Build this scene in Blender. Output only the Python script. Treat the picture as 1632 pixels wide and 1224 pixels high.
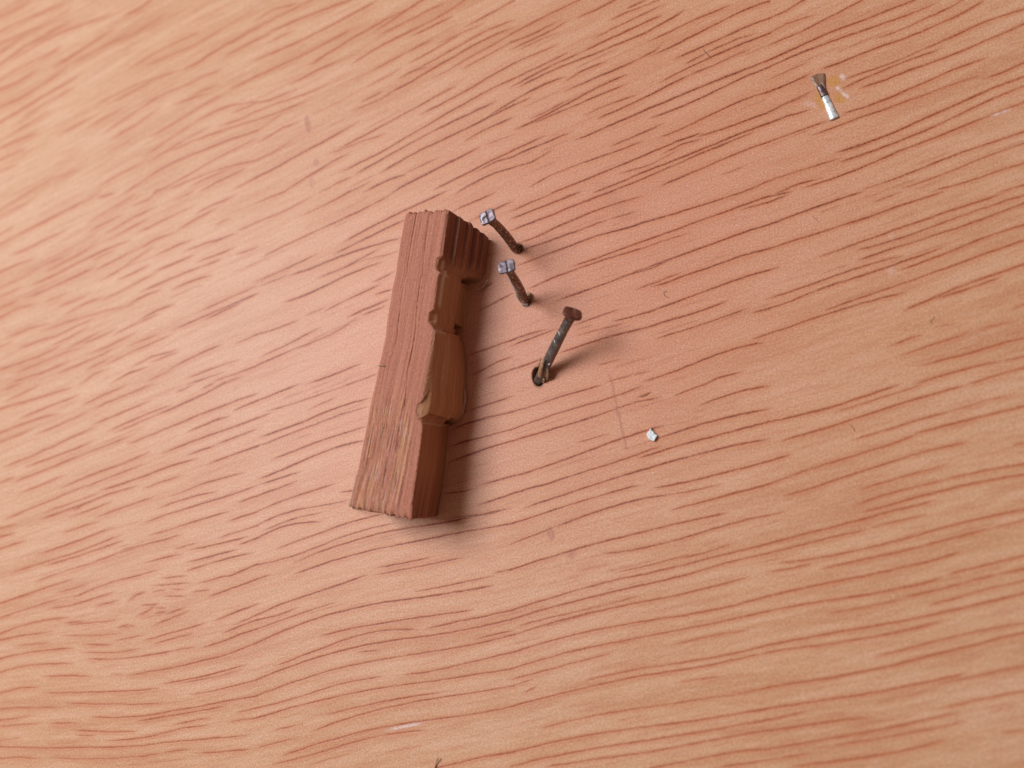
import bpy, bmesh, math, random
import numpy as np
from mathutils import Vector, Matrix, noise as mnoise

random.seed(7); rng = np.random.default_rng(11)
scn = bpy.context.scene
for o in list(bpy.data.objects): bpy.data.objects.remove(o)
COL = scn.collection

# ------------------------------------------------------------------ camera
W0, H0, F = 1632.0, 1224.0, 1358.0          # photo size, focal length in photo pixels
CX, CY = 816.0, 612.0
NAD = (1200.0, 900.0)                       # where the straight-down ray meets the picture
HC = 0.132                                  # camera height over the board, metres
D = Vector((NAD[0]-CX, NAD[1]-CY, F)).normalized()      # x right, y down, z forward
Xc = Vector((1, 0, 0)); Xc = (Xc - D*Xc.dot(D)).normalized()
Zc = -D
Yc = Zc.cross(Xc)
M = Matrix((Xc, Yc, Zc))                    # camera frame -> world frame
def ray(u, v): return M @ Vector((u-CX, v-CY, F))
CAMP = Vector((0, 0, HC))
def at(u, v, z=0.0):
    d = ray(u, v); t = (z-HC)/d.z
    return CAMP + d*t
MM = 0.001

cam_d = bpy.data.cameras.new('camera'); cam = bpy.data.objects.new('camera', cam_d); COL.objects.link(cam)
cam_d.sensor_width = 36; cam_d.sensor_fit = 'HORIZONTAL'; cam_d.lens = 36*F/W0
cam_d.clip_start = 0.005; cam_d.clip_end = 20
rx = M @ Vector((1,0,0)); up = M @ Vector((0,-1,0)); bk = M @ Vector((0,0,-1))
R = Matrix((rx, up, bk)).transposed().to_4x4(); R.translation = CAMP
cam.matrix_world = R
scn.camera = cam
cam_d.dof.use_dof = True
fp = at(850, 500, 0.002)
cam_d.dof.focus_distance = (fp-CAMP).dot(-bk)
cam_d.dof.aperture_fstop = 10.5

# ------------------------------------------------------------------ light
w = bpy.data.worlds.new('World'); scn.world = w; w.use_nodes = True
nt = w.node_tree; bg = nt.nodes['Background']
tc = nt.nodes.new('ShaderNodeTexCoord'); sep = nt.nodes.new('ShaderNodeSeparateXYZ')
nt.links.new(tc.outputs['Generated'], sep.inputs[0])
rmp = nt.nodes.new('ShaderNodeValToRGB')
mr = nt.nodes.new('ShaderNodeMapRange'); mr.inputs['From Min'].default_value = -1; mr.inputs['From Max'].default_value = 1
nt.links.new(sep.outputs['X'], mr.inputs['Value']); nt.links.new(mr.outputs[0], rmp.inputs[0])
rmp.color_ramp.elements[0].position = 0.1; rmp.color_ramp.elements[0].color = (0.92, 0.82, 0.74, 1)
rmp.color_ramp.elements[1].position = 0.9; rmp.color_ramp.elements[1].color = (0.42, 0.20, 0.115, 1)
nt.links.new(rmp.outputs[0], bg.inputs['Color']); bg.inputs['Strength'].default_value = 0.35
def area(name, loc, tgt, size, power, col):
    l = bpy.data.lights.new(name, 'AREA'); l.shape = 'RECTANGLE'; l.size = size[0]; l.size_y = size[1]
    l.energy = power; l.color = col
    o = bpy.data.objects.new(name, l); COL.objects.link(o); o.location = loc
    o.rotation_euler = (Vector(tgt)-Vector(loc)).to_track_quat('-Z', 'Y').to_euler()
    return o
area('window_light', (-0.44, 0.20, 0.68), (-0.03, 0.02, 0), (0.36, 0.32), 6.7, (0.97, 0.985, 1.0))
scn.view_settings.view_transform = 'Standard'; scn.view_settings.look = 'None'
scn.view_settings.exposure = 0.03; scn.view_settings.gamma = 1.0
scn.render.engine = 'CYCLES'

# ------------------------------------------------------------------ helpers
def tag(o, label=None, cat=None, group=None, kind=None):
    for k, v in (('label', label), ('category', cat), ('group', group), ('kind', kind)):
        if v: o[k] = v
    return o
def empty(name, loc):
    o = bpy.data.objects.new(name, None); COL.objects.link(o); o.location = loc
    o.empty_display_size = 0.002
    return o
def link_mesh(name, me, mat, parent=None):
    o = bpy.data.objects.new(name, me); COL.objects.link(o)
    if mat: me.materials.append(mat)
    if parent is not None:
        o.parent = parent
        o.matrix_parent_inverse = Matrix.Translation(-Vector(parent.location))
    return o
def pydata(name, vs, fs, mat, parent=None, smooth=True, uvs=None):
    me = bpy.data.meshes.new(name); me.from_pydata([tuple(v) for v in vs], [], fs); me.update()
    if uvs is not None:
        l = me.uv_layers.new(name='UVMap'); li = [lp.vertex_index for lp in me.loops]
        for i, k in enumerate(li): l.data[i].uv = uvs[k]
    if smooth: me.polygons.foreach_set('use_smooth', [True]*len(me.polygons))
    return link_mesh(name, me, mat, parent)

class NB:   # tiny node builder
    def __init__(s, name):
        s.m = bpy.data.materials.new(name); s.m.use_nodes = True; s.t = s.m.node_tree
        s.b = s.t.nodes['Principled BSDF']; s.L = s.t.links.new
    def n(s, typ, **kw):
        x = s.t.nodes.new(typ)
        for k, v in kw.items():
            if k in x.inputs: x.inputs[k].default_value = v
            else: setattr(x, k, v)
        return x
    def val(s, x, sock):
        if isinstance(x, (int, float)): sock.default_value = x
        elif isinstance(x, (tuple, list)): sock.default_value = tuple(x) if len(x) == 4 or sock.type == 'VECTOR' else (*x, 1)
        else: s.L(x, sock)
    def math(s, op, a, b=0.0, clamp=False):
        x = s.t.nodes.new('ShaderNodeMath'); x.operation = op; x.use_clamp = clamp
        s.val(a, x.inputs[0]); s.val(b, x.inputs[1]); return x.outputs[0]
    def mix(s, f, a, b, mode='MIX'):
        x = s.t.nodes.new('ShaderNodeMix'); x.data_type = 'RGBA'; x.blend_type = mode
        s.val(f, x.inputs[0]); s.val(a, x.inputs[6]); s.val(b, x.inputs[7]); return x.outputs[2]
    def noise(s, vec, scale, detail=3, rough=0.55, dist=0.0):
        x = s.t.nodes.new('ShaderNodeTexNoise'); s.L(vec, x.inputs['Vector'])
        x.inputs['Scale'].default_value = scale; x.inputs['Detail'].default_value = detail
        x.inputs['Roughness'].default_value = rough; x.inputs['Distortion'].default_value = dist
        return x.outputs[0]
    def scale(s, vec, sc):
        x = s.t.nodes.new('ShaderNodeMapping'); x.inputs['Scale'].default_value = sc; s.L(vec, x.inputs['Vector']); return x.outputs[0]
    def ramp(s, f, a, b, lo=0.0, hi=1.0):
        x = s.t.nodes.new('ShaderNodeMapRange'); s.L(f, x.inputs['Value'])
        x.inputs['From Min'].default_value = a; x.inputs['From Max'].default_value = b
        x.inputs['To Min'].default_value = lo; x.inputs['To Max'].default_value = hi
        return x.outputs[0]
    def attr(s, name):
        x = s.t.nodes.new('ShaderNodeAttribute'); x.attribute_name = name; return x.outputs['Fac']
    def bump(s, h, strength, dist):
        x = s.t.nodes.new('ShaderNodeBump'); x.inputs['Strength'].default_value = strength
        x.inputs['Distance'].default_value = dist; s.L(h, x.inputs['Height']); s.L(x.outputs[0], s.b.inputs['Normal'])

# ------------------------------------------------------------------ the board: grain read off tile by tile
# each tile is 408x306 photo pixels; numbers are in a fourfold enlargement of the tile: "x,y x,y ... s" (s = strength)
TILES = {
(0,0): """0,105 190,15 1;0,200 80,150 330,60 430,10 1.2;0,275 120,215 280,165 440,60 1.2;0,335 140,240 1.4;70,365 160,290 340,215 2
0,410 130,310 300,215 430,150 1.5;70,385 240,280 430,190 690,100 1.2;270,370 370,305 1.3;0,510 130,430 300,340 1;0,570 120,520 240,440 1.8
350,425 470,350 620,250 720,190 2;480,395 650,300 800,215 1.3;680,290 860,210 1040,100 1;800,95 900,50 960,0 1.8
0,680 100,640 220,570 330,500 410,440 1.8;0,780 150,690 300,600 480,490 2;130,760 300,650 470,560 1;70,855 180,790 300,710 1.5
0,945 120,890 230,850 1.7;0,1020 150,950 1.2;0,1090 100,1050 1;830,430 930,365 1080,290 1280,200 1;930,415 1060,360 1250,290 1450,150 1632,50 1.2
1180,440 1280,400 1330,350 1440,280 1632,170 2.2;1440,350 1540,300 1632,250 1.7;620,665 860,540 1130,450 1.2;740,640 870,570 950,530 1.5
580,800 680,740 800,680 1.7;390,850 600,740 .8;670,840 760,790 960,650 1070,590 1250,520 1.5;920,660 1040,600 1130,560 1300,480 1400,450 1.6
720,880 870,790 1010,690 1.8;1120,660 1300,600 1.5;1180,640 1260,590 1380,540 1.3;1480,560 1560,520 1632,490 1.6;980,860 1090,800 1180,740 1330,640 1420,600 1.8
1240,780 1380,700 1540,660 1632,640 1.5;1500,710 1632,655 1.4;1400,800 1530,760 1632,715 1.6;930,985 1050,910 1130,850 1230,790 1.3
950,1030 1070,960 1190,880 1330,810 1.8;1090,960 1300,870 1480,810 1632,760 1.6;700,960 850,880 .9;640,1180 760,1110 900,1040 1.3
800,1224 900,1160 1000,1090 1150,1010 1300,960 1450,890 1632,830 2;970,1224 1130,1160 1250,1080 1400,1000 1560,920 1632,880 1.8
1100,1200 1200,1150 1330,1100 1632,1010 1.7;1220,1180 1330,1130 1450,1080 1.3;1280,1215 1400,1150 1550,1080 2;1500,1200 1632,1135 2;180,1224 330,1140 500,1080 .8""",
(408,0): """0,130 110,60 270,20 1.2;0,190 120,115 250,50 350,0 1.5;90,200 300,110 430,60 590,0 2;0,255 90,210 1.5;100,260 230,200 1.2
0,380 110,330 250,270 430,190 560,110 760,10 2;0,480 70,460 250,370 430,280 600,190 1.6;350,410 500,310 620,240 730,180 870,100 1010,40 2.2
760,195 880,120 980,50 1060,0 1.8;800,215 900,170 1080,70 1200,20 1.6;230,530 400,440 540,380 2;620,400 690,360 820,280 900,240 1000,190 1130,130 1330,0 2
1000,225 1080,190 1190,130 1240,110 2;1340,165 1430,120 1540,60 1632,10 2;760,440 840,395 940,345 2.2;970,330 1060,280 1110,260 1.5
710,550 850,480 910,440 1.5;980,400 1130,320 1300,220 1.5;1180,270 1330,200 1450,150 1;920,495 1040,430 1180,355 1330,270 1500,180 1632,130 2.2
980,460 1090,430 1.5;850,590 990,520 1100,450 1250,370 1400,280 1540,210 1632,180 2.4;690,640 790,590 2;1140,490 1220,460 1330,380 1500,290 1632,215 1.8
1330,430 1480,350 1632,265 1.6;620,700 780,640 900,570 1.3;0,660 70,645 230,580 1.5;0,700 130,650 330,600 450,540 1.3;0,770 130,720 300,650 1.7
60,800 150,730 1;0,840 40,810 1.7;30,900 160,820 280,770 1.8;0,1030 110,970 220,900 1.5;540,940 640,890 780,810 900,750 1030,680 1180,590 1270,550 1.9
1060,720 1170,670 1270,610 1380,560 1480,490 1632,410 2;0,1125 150,1060 330,950 450,890 580,820 2.5;440,900 640,780 1
550,1090 650,1040 740,1000 850,940 960,870 1090,800 1230,710 1320,670 1430,600 1560,540 1632,510 2.3;160,1224 270,1160 380,1095 480,1030 580,980 2.2
480,975 620,920 810,855 1.3;650,1100 760,1040 920,950 1080,860 1200,800 1350,730 1520,650 2.3;810,1090 900,1040 1050,950 1200,890 1400,790 1480,740 1632,680 2.8
1420,780 1560,690 1632,660 2;1350,885 1450,830 1632,750 2.5;510,1170 590,1135 1.7;410,1224 480,1190 1;580,1224 720,1160 1.5;690,1224 820,1160 880,1130 940,1115 2.7
960,1100 1150,1010 1.2;870,1224 980,1160 1090,1110 1180,1060 1280,1010 1410,945 2.8;1480,915 1632,860 1;1150,1200 1250,1150 1370,1095 1480,1030 1632,965 2.8
1400,1095 1540,1025 1632,995 2;1290,1224 1340,1190 1480,1120 1632,1065 2.8""",
(816,0): """0,215 100,160 230,95 360,30 430,0 1.8;0,270 120,220 250,160 300,130 2;0,310 130,250 250,195 360,130 2;430,105 540,60 650,0 2.8;60,310 200,240 290,210 1.5
0,410 130,350 280,290 1.5;0,500 120,450 200,410 350,340 2.2;0,550 60,520 140,475 290,400 430,340 2.2;450,330 550,280 680,220 810,160 940,105 2.6
60,545 270,440 400,390 520,350 640,290 850,210 990,130 1090,70 2.2;750,45 850,0 2;640,120 740,70 850,40 930,0 2;530,240 640,180 720,150 830,90 960,35 1.9
0,640 100,590 200,540 330,490 2.2;0,665 110,625 1.8;340,520 430,460 590,395 2.2;350,575 450,530 570,480 680,430 800,380 2.8;800,380 900,330 950,290 1.7
30,820 140,770 250,715 370,650 480,590 560,550 640,510 720,480 2.5;130,750 200,720 350,640 1.8;150,780 260,735 400,675 570,595 720,540 2
870,265 1000,210 1110,150 1250,90 1370,40 2.2;900,350 1050,280 1190,210 1330,140 1440,80 1632,10 2.4;1050,370 1180,310 1290,265 1400,215 1500,165 1632,120 2.6
1250,330 1430,250 1540,215 2;1120,400 1220,350 2;950,520 1060,465 1190,400 1310,345 1480,275 1632,215 2.6;470,730 550,690 640,660 780,610 2.2
560,750 690,690 800,640 910,590 1020,530 1130,480 2.8;1130,480 1280,420 1420,350 1500,320 2
410,890 520,850 620,800 740,755 870,690 960,660 1100,595 1230,545 1370,490 1490,440 1632,380 2.8;890,750 1050,690 1210,620 1330,565 1480,490 1632,430 2.2
0,960 90,920 200,870 2.5;0,1005 130,940 240,900 380,840 2.2;640,930 770,875 960,790 1.8;0,1070 130,1030 250,960 1.8;130,1180 260,1110 390,1060 500,1020 600,985 820,905 2.2
960,870 1080,820 1200,765 1330,700 1470,640 1632,585 2.3;270,1224 400,1170 500,1130 640,1070 780,1020 890,970 1060,890 1200,850 2.6;960,980 1080,920 1190,890 2
1190,870 1330,830 1480,770 1632,715 2.5;690,1105 880,1050 1050,960 1.3;530,1224 700,1160 830,1095 980,1040 1150,980 1270,930 1370,880 1480,835 1632,785 2.7
630,1224 760,1170 870,1120 1080,1040 1190,980 1330,930 1520,850 2.5;960,1180 1080,1130 1220,1070 1330,1020 1480,960 1632,910 2.2;1350,1110 1480,1060 1;1470,1224 1632,1160 1.6""",
(1224,0): """0,120 110,70 230,0 2;0,215 120,150 290,95 1.8;200,210 340,135 450,80 600,0 2.5;0,290 200,205 1.5;0,390 110,340 260,270 400,200 540,155 660,110 780,60 930,0 2.8
0,430 130,370 290,310 430,255 560,210 700,160 860,110 980,60 1080,15 2.4;0,510 130,450 270,390 1.2;350,440 460,400 590,350 720,290 870,250 980,205 1130,130 1250,80 1370,10 2.8
700,240 850,190 1020,110 1180,50 1240,0 1.7;0,590 120,540 270,470 2.6;490,505 600,450 750,410 860,370 950,320 1080,280 1270,190 1400,120 1632,60 2
480,560 620,500 750,440 930,370 1080,320 2.2;600,560 760,510 900,440 1130,370 1280,310 1400,250 1500,210 1632,150 2.4;0,720 130,650 280,580 2;0,790 120,740 270,700 2
90,670 240,610 1.2;490,720 620,680 760,630 880,575 1020,520 1140,460 1280,410 1390,370 2.6;0,900 150,850 270,810 370,770 1.7;290,860 450,800 600,740 740,700 900,640 1010,600 1130,550 1270,500 1360,480 1.7
450,970 560,930 690,890 780,855 890,800 1020,740 1180,680 1300,620 1450,550 1632,490 2.8;470,1030 620,970 790,910 960,850 1110,790 1250,710 1450,610 1632,550 2.5
1380,500 1500,460 1632,400 2.2;250,1190 400,1150 560,1090 700,1030 820,960 960,920 1130,860 1250,810 1380,750 2.4;1380,750 1632,650 1.6
0,1150 130,1110 300,1060 460,1010 1.5;70,1224 200,1170 330,1140 2.5;1000,1060 1130,1010 1260,960 1430,910 1632,840 2.2;600,1210 790,1150 950,1080 1120,1020 1.8
860,1200 1030,1140 1200,1080 1350,1010 1500,960 1632,915 1.7;1060,1215 1250,1170 1480,1080 1632,1040 2;1480,1224 1632,1180 1.8""",
(0,306): """0,110 100,50 180,0 1.2;0,150 150,80 240,20 1;0,330 160,250 370,140 560,60 640,0 1.8;0,270 70,230 1;80,400 220,340 400,250 1.6;0,510 110,460 210,430 1.7
0,610 170,530 300,450 400,410 1.5;210,590 350,530 470,460 600,400 720,350 820,315 2;300,500 480,410 600,335 1.5;0,670 130,610 1.3;180,670 300,620 420,565 520,520 600,480 1.8
610,495 740,430 860,370 2;600,430 720,370 1.3;570,190 700,110 870,10 1.8;570,250 680,190 770,145 1.8;640,30 720,10 1.3;860,80 960,40 1010,0 1.7
680,260 850,160 980,100 1.8;700,300 850,215 930,180 1.7;890,250 1020,190 1140,130 1230,90 2.1;1120,45 1220,0 1.6;1150,230 1250,170 1370,110 2.3;1260,130 1370,75 1480,30 2.2
1530,240 1632,190 1.8;1390,200 1450,170 1.2;870,370 990,300 1110,260 1.8;1010,395 1130,340 1220,305 2.3;1170,380 1270,340 1440,285 1500,265 2.2;1360,320 1430,290 2
650,560 760,500 860,420 970,350 2;760,555 850,515 940,470 2;1000,500 1110,455 1220,410 2.8;1270,440 1380,400 1490,355 1.7;1530,390 1632,355 1.5;0,740 90,700 1.7
0,800 110,740 230,710 1.9;300,695 410,650 1.8;370,730 480,690 560,650 1.7;420,775 530,715 650,670 1.9;650,690 760,640 900,560 1000,510 1.8
910,630 1010,580 1140,530 1250,490 1400,430 2.3;840,700 930,655 1010,630 2.5;1110,615 1240,560 1340,530 2.2;750,750 830,720 870,690 1.2;900,810 1010,750 1100,720 2.4
280,880 430,830 590,780 780,730 1.5;890,830 1000,780 1.8;740,900 900,820 1.5;50,930 180,870 300,840 1.5;330,935 470,860 590,810 1.9;130,995 220,960 370,910 1.7
0,990 60,960 1.4;330,975 450,920 560,860 1.6;450,990 540,940 620,900 1.9;520,970 640,920 730,875 1.7;600,1020 720,970 850,900 2
1100,880 1230,820 1350,770 1480,720 1632,650 2.6;1310,810 1440,750 1530,710 2.3;1280,760 1450,680 1632,600 1.6;820,980 1000,910 1.5;690,1095 830,1020 960,970 1090,910 1.6
0,1130 130,1090 300,1020 370,990 1.6;110,1150 250,1100 400,1020 530,990 1.7;50,1224 170,1170 290,1150 430,1080 1.8;380,1150 520,1090 650,1040 720,1000 1.6;560,1130 700,1060 1.4
850,1110 960,1050 1120,1010 1.9;970,1080 1120,1025 2;1100,1115 1200,1070 1310,1010 1400,980 2.3;1520,960 1632,910 1.8;510,1224 600,1160 690,1125 1.9;700,1224 830,1150 930,1120 2
950,1200 1060,1150 1120,1110 1.8;1210,1180 1320,1140 1450,1090 1520,1070 2;1200,1224 1420,1150 1.9;1380,1200 1500,1160 1632,1110 2.3;1400,1224 1520,1185 2""",
(408,306): """0,70 100,30 190,0 2;0,200 110,150 250,85 350,30 1.8;300,145 420,90 530,30 600,0 2.2;50,410 140,360 270,300 400,240 510,190 620,140 740,80 870,10 2
570,310 700,240 840,170 960,110 1070,60 1200,0 2.9;520,385 640,320 760,270 870,210 940,180 2.9;0,570 140,510 250,460 370,405 2.1;40,595 130,560 200,530 2
230,525 350,495 480,430 640,370 780,340 850,310 920,295 2.6;540,490 680,420 790,360 2.3;190,700 330,650 450,590 560,540 680,490 790,450 2.4;400,545 650,445 900,380 1.2
430,765 560,695 680,640 790,590 2;760,570 870,515 1.8;770,650 850,625 2;600,790 720,740 840,685 2.7;690,780 820,730 2;330,780 430,740 1;0,910 130,870 260,820 2
50,1040 200,975 310,910 400,870 1.8;0,1110 120,1060 250,1000 380,950 560,870 640,800 2.2;330,1224 480,1170 660,1100 2;600,1224 760,1165 2;1260,120 1370,70 1510,10 2.2
1370,180 1480,130 1632,60 2;1430,750 1632,650 2;1360,1040 1500,990 1632,940 2.4;1390,1160 1550,1080 1632,1050 2;1470,1190 1632,1130 2.2""",
(816,306): """0,120 110,70 230,20 270,0 2;0,170 150,110 280,60 430,0 2.4;0,245 130,190 250,150 380,90 520,40 620,0 2.6;60,320 170,285 290,220 430,160 560,110 690,70 820,30 2.3
70,370 200,325 330,280 470,225 600,180 2.2;600,180 800,120 1.2;60,460 200,410 330,365 470,300 590,260 740,230 850,190 980,160 1120,110 1270,60 1480,0 2.3
400,470 560,410 730,350 870,300 980,265 1110,215 1270,155 1400,110 1520,60 1632,30 2.4;850,350 970,310 1130,260 1.3;1480,110 1632,65 1.8;120,610 270,545 390,500 530,450 660,410 860,350 2.2
300,690 430,640 560,595 690,550 800,500 910,465 1050,410 1200,360 1330,310 1480,255 1632,210 2.6;690,540 850,500 1000,440 1.5;800,620 920,575 1060,520 2
900,600 1020,570 1120,520 1240,490 1350,450 1460,405 1632,365 2.7;660,820 750,800 870,770 990,720 1130,670 1260,620 1400,575 1520,530 1632,500 2.3;0,945 110,905 220,875 1.8
0,980 130,930 290,870 2.2;400,845 530,800 690,745 1.5;430,910 560,875 700,840 1.5;310,1025 420,990 510,955 620,920 740,895 880,860 990,820 1100,790 1240,745 1360,700 2.6
940,930 1120,870 1260,830 1400,780 1490,745 1.9;1550,765 1632,740 2.2;0,1130 100,1100 190,1065 2.3;850,1205 960,1170 1060,1140 1160,1090 1290,1040 1450,995 1600,960 2.2
1560,930 1632,900 1.5;560,1100 680,1070 1.2;1230,1224 1330,1180 1460,1150 2;610,1210 760,1170 880,1140 1.4""",
(1224,306): """0,30 140,0 2;0,65 110,25 2;0,210 130,160 300,100 430,55 600,0 2.9;0,360 130,320 270,275 400,240 500,200 640,160 770,110 930,60 1110,0 2.3;680,60 850,0 1.6
350,405 460,370 600,315 740,270 860,220 1000,180 1160,120 1290,80 1470,20 2.4;590,365 740,330 860,290 990,240 1130,190 1300,130 1450,80 1632,20 2.1
590,430 730,380 860,340 980,305 1130,250 1300,200 1450,140 1632,70 2.3;0,680 130,640 270,590 430,530 560,490 720,440 850,410 1.9;0,750 110,710 230,660 300,630 1.8
300,630 400,590 520,555 680,510 830,450 1000,395 1110,355 2.7;860,490 1000,440 1170,380 1320,310 1480,260 1632,210 2.4
390,745 500,700 620,660 740,620 890,575 1030,520 1170,475 1320,410 1480,360 1632,305 2.3;0,910 130,870 270,810 400,770 530,735 650,695 860,645 2.3
880,750 1010,700 1090,660 1200,605 1330,570 1460,520 1632,460 2.6;1090,675 1250,625 1480,545 2;1590,730 1632,715 1.8;780,980 880,940 980,910 1.6;1080,860 1200,840 1;1370,870 1540,830 1.2
850,1040 990,995 1130,945 1260,905 2;970,1110 1100,1070 1250,1040 1400,990 1500,960 1632,930 2.4;940,1224 1130,1165 1290,1120 1450,1090 1632,1050 1.8;1280,1224 1450,1170 1632,1120 2.2;0,500 60,480 1.5""",
(0,612): """40,30 130,0 1.3;40,110 150,55 240,10 1.6;0,160 130,120 290,75 450,25 1.7;140,215 320,140 490,75 1.8;530,130 640,80 800,10 1.8;600,155 720,105 860,45 960,5 2
0,310 130,260 250,220 370,190 1.8;0,370 110,330 200,290 1.4;240,315 400,250 560,180 1.6;590,260 700,215 850,150 940,115 2.2;700,295 830,240 960,180 1080,140 2.2
740,310 900,240 1000,200 1.6;1140,45 1220,10 2;1000,195 1120,150 1240,90 1330,50 1430,5 2.3;1310,20 1350,0 2;40,525 180,470 300,420 440,340 600,280 1.8
180,525 350,460 470,420 580,370 1.8;0,630 70,600 1.5;90,625 280,550 430,490 570,435 690,385 820,340 1.9;820,380 980,320 1090,270 1210,220 1310,180 1400,150 1520,100 1632,65 2.3
1510,160 1632,115 2.6;1210,300 1300,265 1380,225 1450,210 2.6;130,695 250,650 390,590 1.5;400,660 520,610 640,555 760,520 850,480 940,440 2
1040,440 1150,400 1230,365 1350,320 1480,280 1632,225 2.3;530,665 660,610 790,560 910,515 2;40,860 200,790 330,740 480,680 540,650 1.8;1210,450 1300,415 1370,395 2.7
1370,390 1500,340 1632,290 1.6;1340,505 1440,470 1540,430 1632,400 2.5;650,675 770,640 900,595 1010,555 1130,510 1250,480 2;290,820 440,765 620,700 1.2
270,860 400,810 520,775 640,720 770,680 860,655 2.3;490,795 530,770 2.8;930,665 1030,625 1150,590 2.2;460,845 580,800 700,755 1.8;620,850 740,805 860,760 980,720 1.9
1110,710 1230,665 1350,620 1480,585 1550,570 2;1020,790 1140,745 1260,710 1370,690 2.2;930,880 1040,840 1160,805 1290,760 1450,715 1632,650 1.9;1540,750 1632,715 2
0,920 80,900 1.6;0,975 80,955 1.6;0,1050 140,1005 1.6;400,950 540,905 620,880 1.7;250,1085 400,1030 550,985 700,920 1.9;90,1200 260,1140 430,1095 570,1040 690,990 770,965 1.9
300,1155 460,1110 620,1055 770,1005 2;960,965 1090,930 1210,885 1330,850 1440,820 1.8;780,1060 900,1030 1030,1000 1140,965 2;1470,870 1632,820 2.5
1400,980 1530,940 1632,905 2.6;1120,1050 1250,1015 1.8;1210,1060 1300,1045 1420,1010 1560,980 2.1;1540,1020 1632,990 2.3;930,1140 1040,1110 1150,1090 2.2
1210,1135 1290,1120 1400,1080 1500,1060 2.5;1330,1150 1460,1110 1600,1080 2.2;300,1224 450,1180 580,1150 750,1070 900,1040 1.6;860,1224 1000,1190 1.6;1460,1224 1632,1155 2.6;1200,1190 1330,1150 1.6""",
(408,612): """0,105 100,70 200,30 270,0 2.2;80,170 200,140 310,100 430,60 600,0 1.3;350,155 500,90 1.2;40,335 160,290 300,245 400,195 520,150 620,120 720,95 2.4
0,400 80,375 190,325 320,280 430,240 550,190 700,150 1.8;0,215 70,195 1.5;110,480 260,425 370,375 480,340 590,310 690,275 2.4;30,600 140,560 250,510 380,455 500,410 600,380 680,365 2.4
30,640 160,600 280,560 2;0,720 130,670 250,625 2;0,815 130,760 260,715 400,670 490,640 2;550,690 610,680 1.8;0,910 80,870 150,840 270,800 380,785 500,765 590,740 2
60,930 160,890 280,850 400,825 2;0,985 120,930 250,890 400,880 2.2;150,1045 260,1000 390,960 520,910 650,865 820,830 2;0,1155 150,1120 260,1090 400,1040 560,970 700,930 870,895 1.8
250,1140 390,1085 520,1040 650,990 800,950 950,920 1100,905 1230,880 1400,840 1560,810 2.2;250,1210 380,1170 520,1120 640,1080 790,1050 930,1025 1090,995 1250,950 1400,930 1632,890 2.4
790,1170 950,1140 1100,1110 1.8;780,1215 950,1180 1130,1150 1310,1110 1.8;1530,1205 1632,1180 1.6;1340,170 1480,130 1632,80 2.4;1260,285 1350,250 1480,215 1632,180 2.6
1260,390 1400,350 1632,290 2;1250,490 1400,440 1500,400 1632,365 2.4;1440,640 1632,590 2.2;1430,770 1632,700 2.4;1200,700 1400,670 1.4;1260,850 1450,830 1632,790 1.5""",
(816,612): """0,180 130,140 230,110 330,70 430,50 560,10 2.2;0,290 150,240 270,190 420,150 550,115 700,60 830,15 1.8;0,365 140,320 260,290 400,245 530,205 660,160 2.2
660,160 810,110 940,85 1.6;830,75 870,60 2.4;1050,70 1150,30 1230,5 2.6;430,370 600,325 1.5;0,590 110,560 220,520 350,480 480,430 600,385 720,340 850,300 960,270 2.4
0,700 120,665 270,625 420,570 560,535 680,490 800,450 930,405 2.3;1200,135 1250,120 1350,80 1480,40 1632,15 2.2;930,350 1050,310 1170,265 1280,240 1400,205 1632,160 2.4
820,470 930,435 1050,400 1180,360 1300,330 1450,290 1632,245 2.4;100,785 220,745 350,700 480,655 600,620 720,580 850,545 980,500 1100,475 1250,430 1400,395 1632,350 2.5
920,660 1060,640 1190,605 1310,580 1460,540 1632,490 2.4;0,890 120,850 260,805 400,760 540,720 660,680 800,650 2;290,905 410,865 520,820 640,785 760,750 880,725 1010,705 2.4
1010,705 1150,680 1330,640 1.4;0,1020 180,950 290,905 1.5;1030,800 1170,765 1300,730 1440,690 1632,640 2.5
0,1185 110,1145 240,1110 370,1070 500,1020 640,990 760,965 900,930 1040,890 1200,860 1360,825 2.5;590,1080 740,1060 900,1030 1040,1000 1200,950 1330,910 1500,860 1632,835 2.1
1080,1110 1250,1070 1400,1020 1.5;680,1200 900,1150 1120,1090 1.5;800,1224 950,1190 1110,1150 1260,1110 1430,1070 1632,1020 2.4;1080,1224 1220,1185 1370,1140 1520,1105 1632,1080 2.2""",
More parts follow.
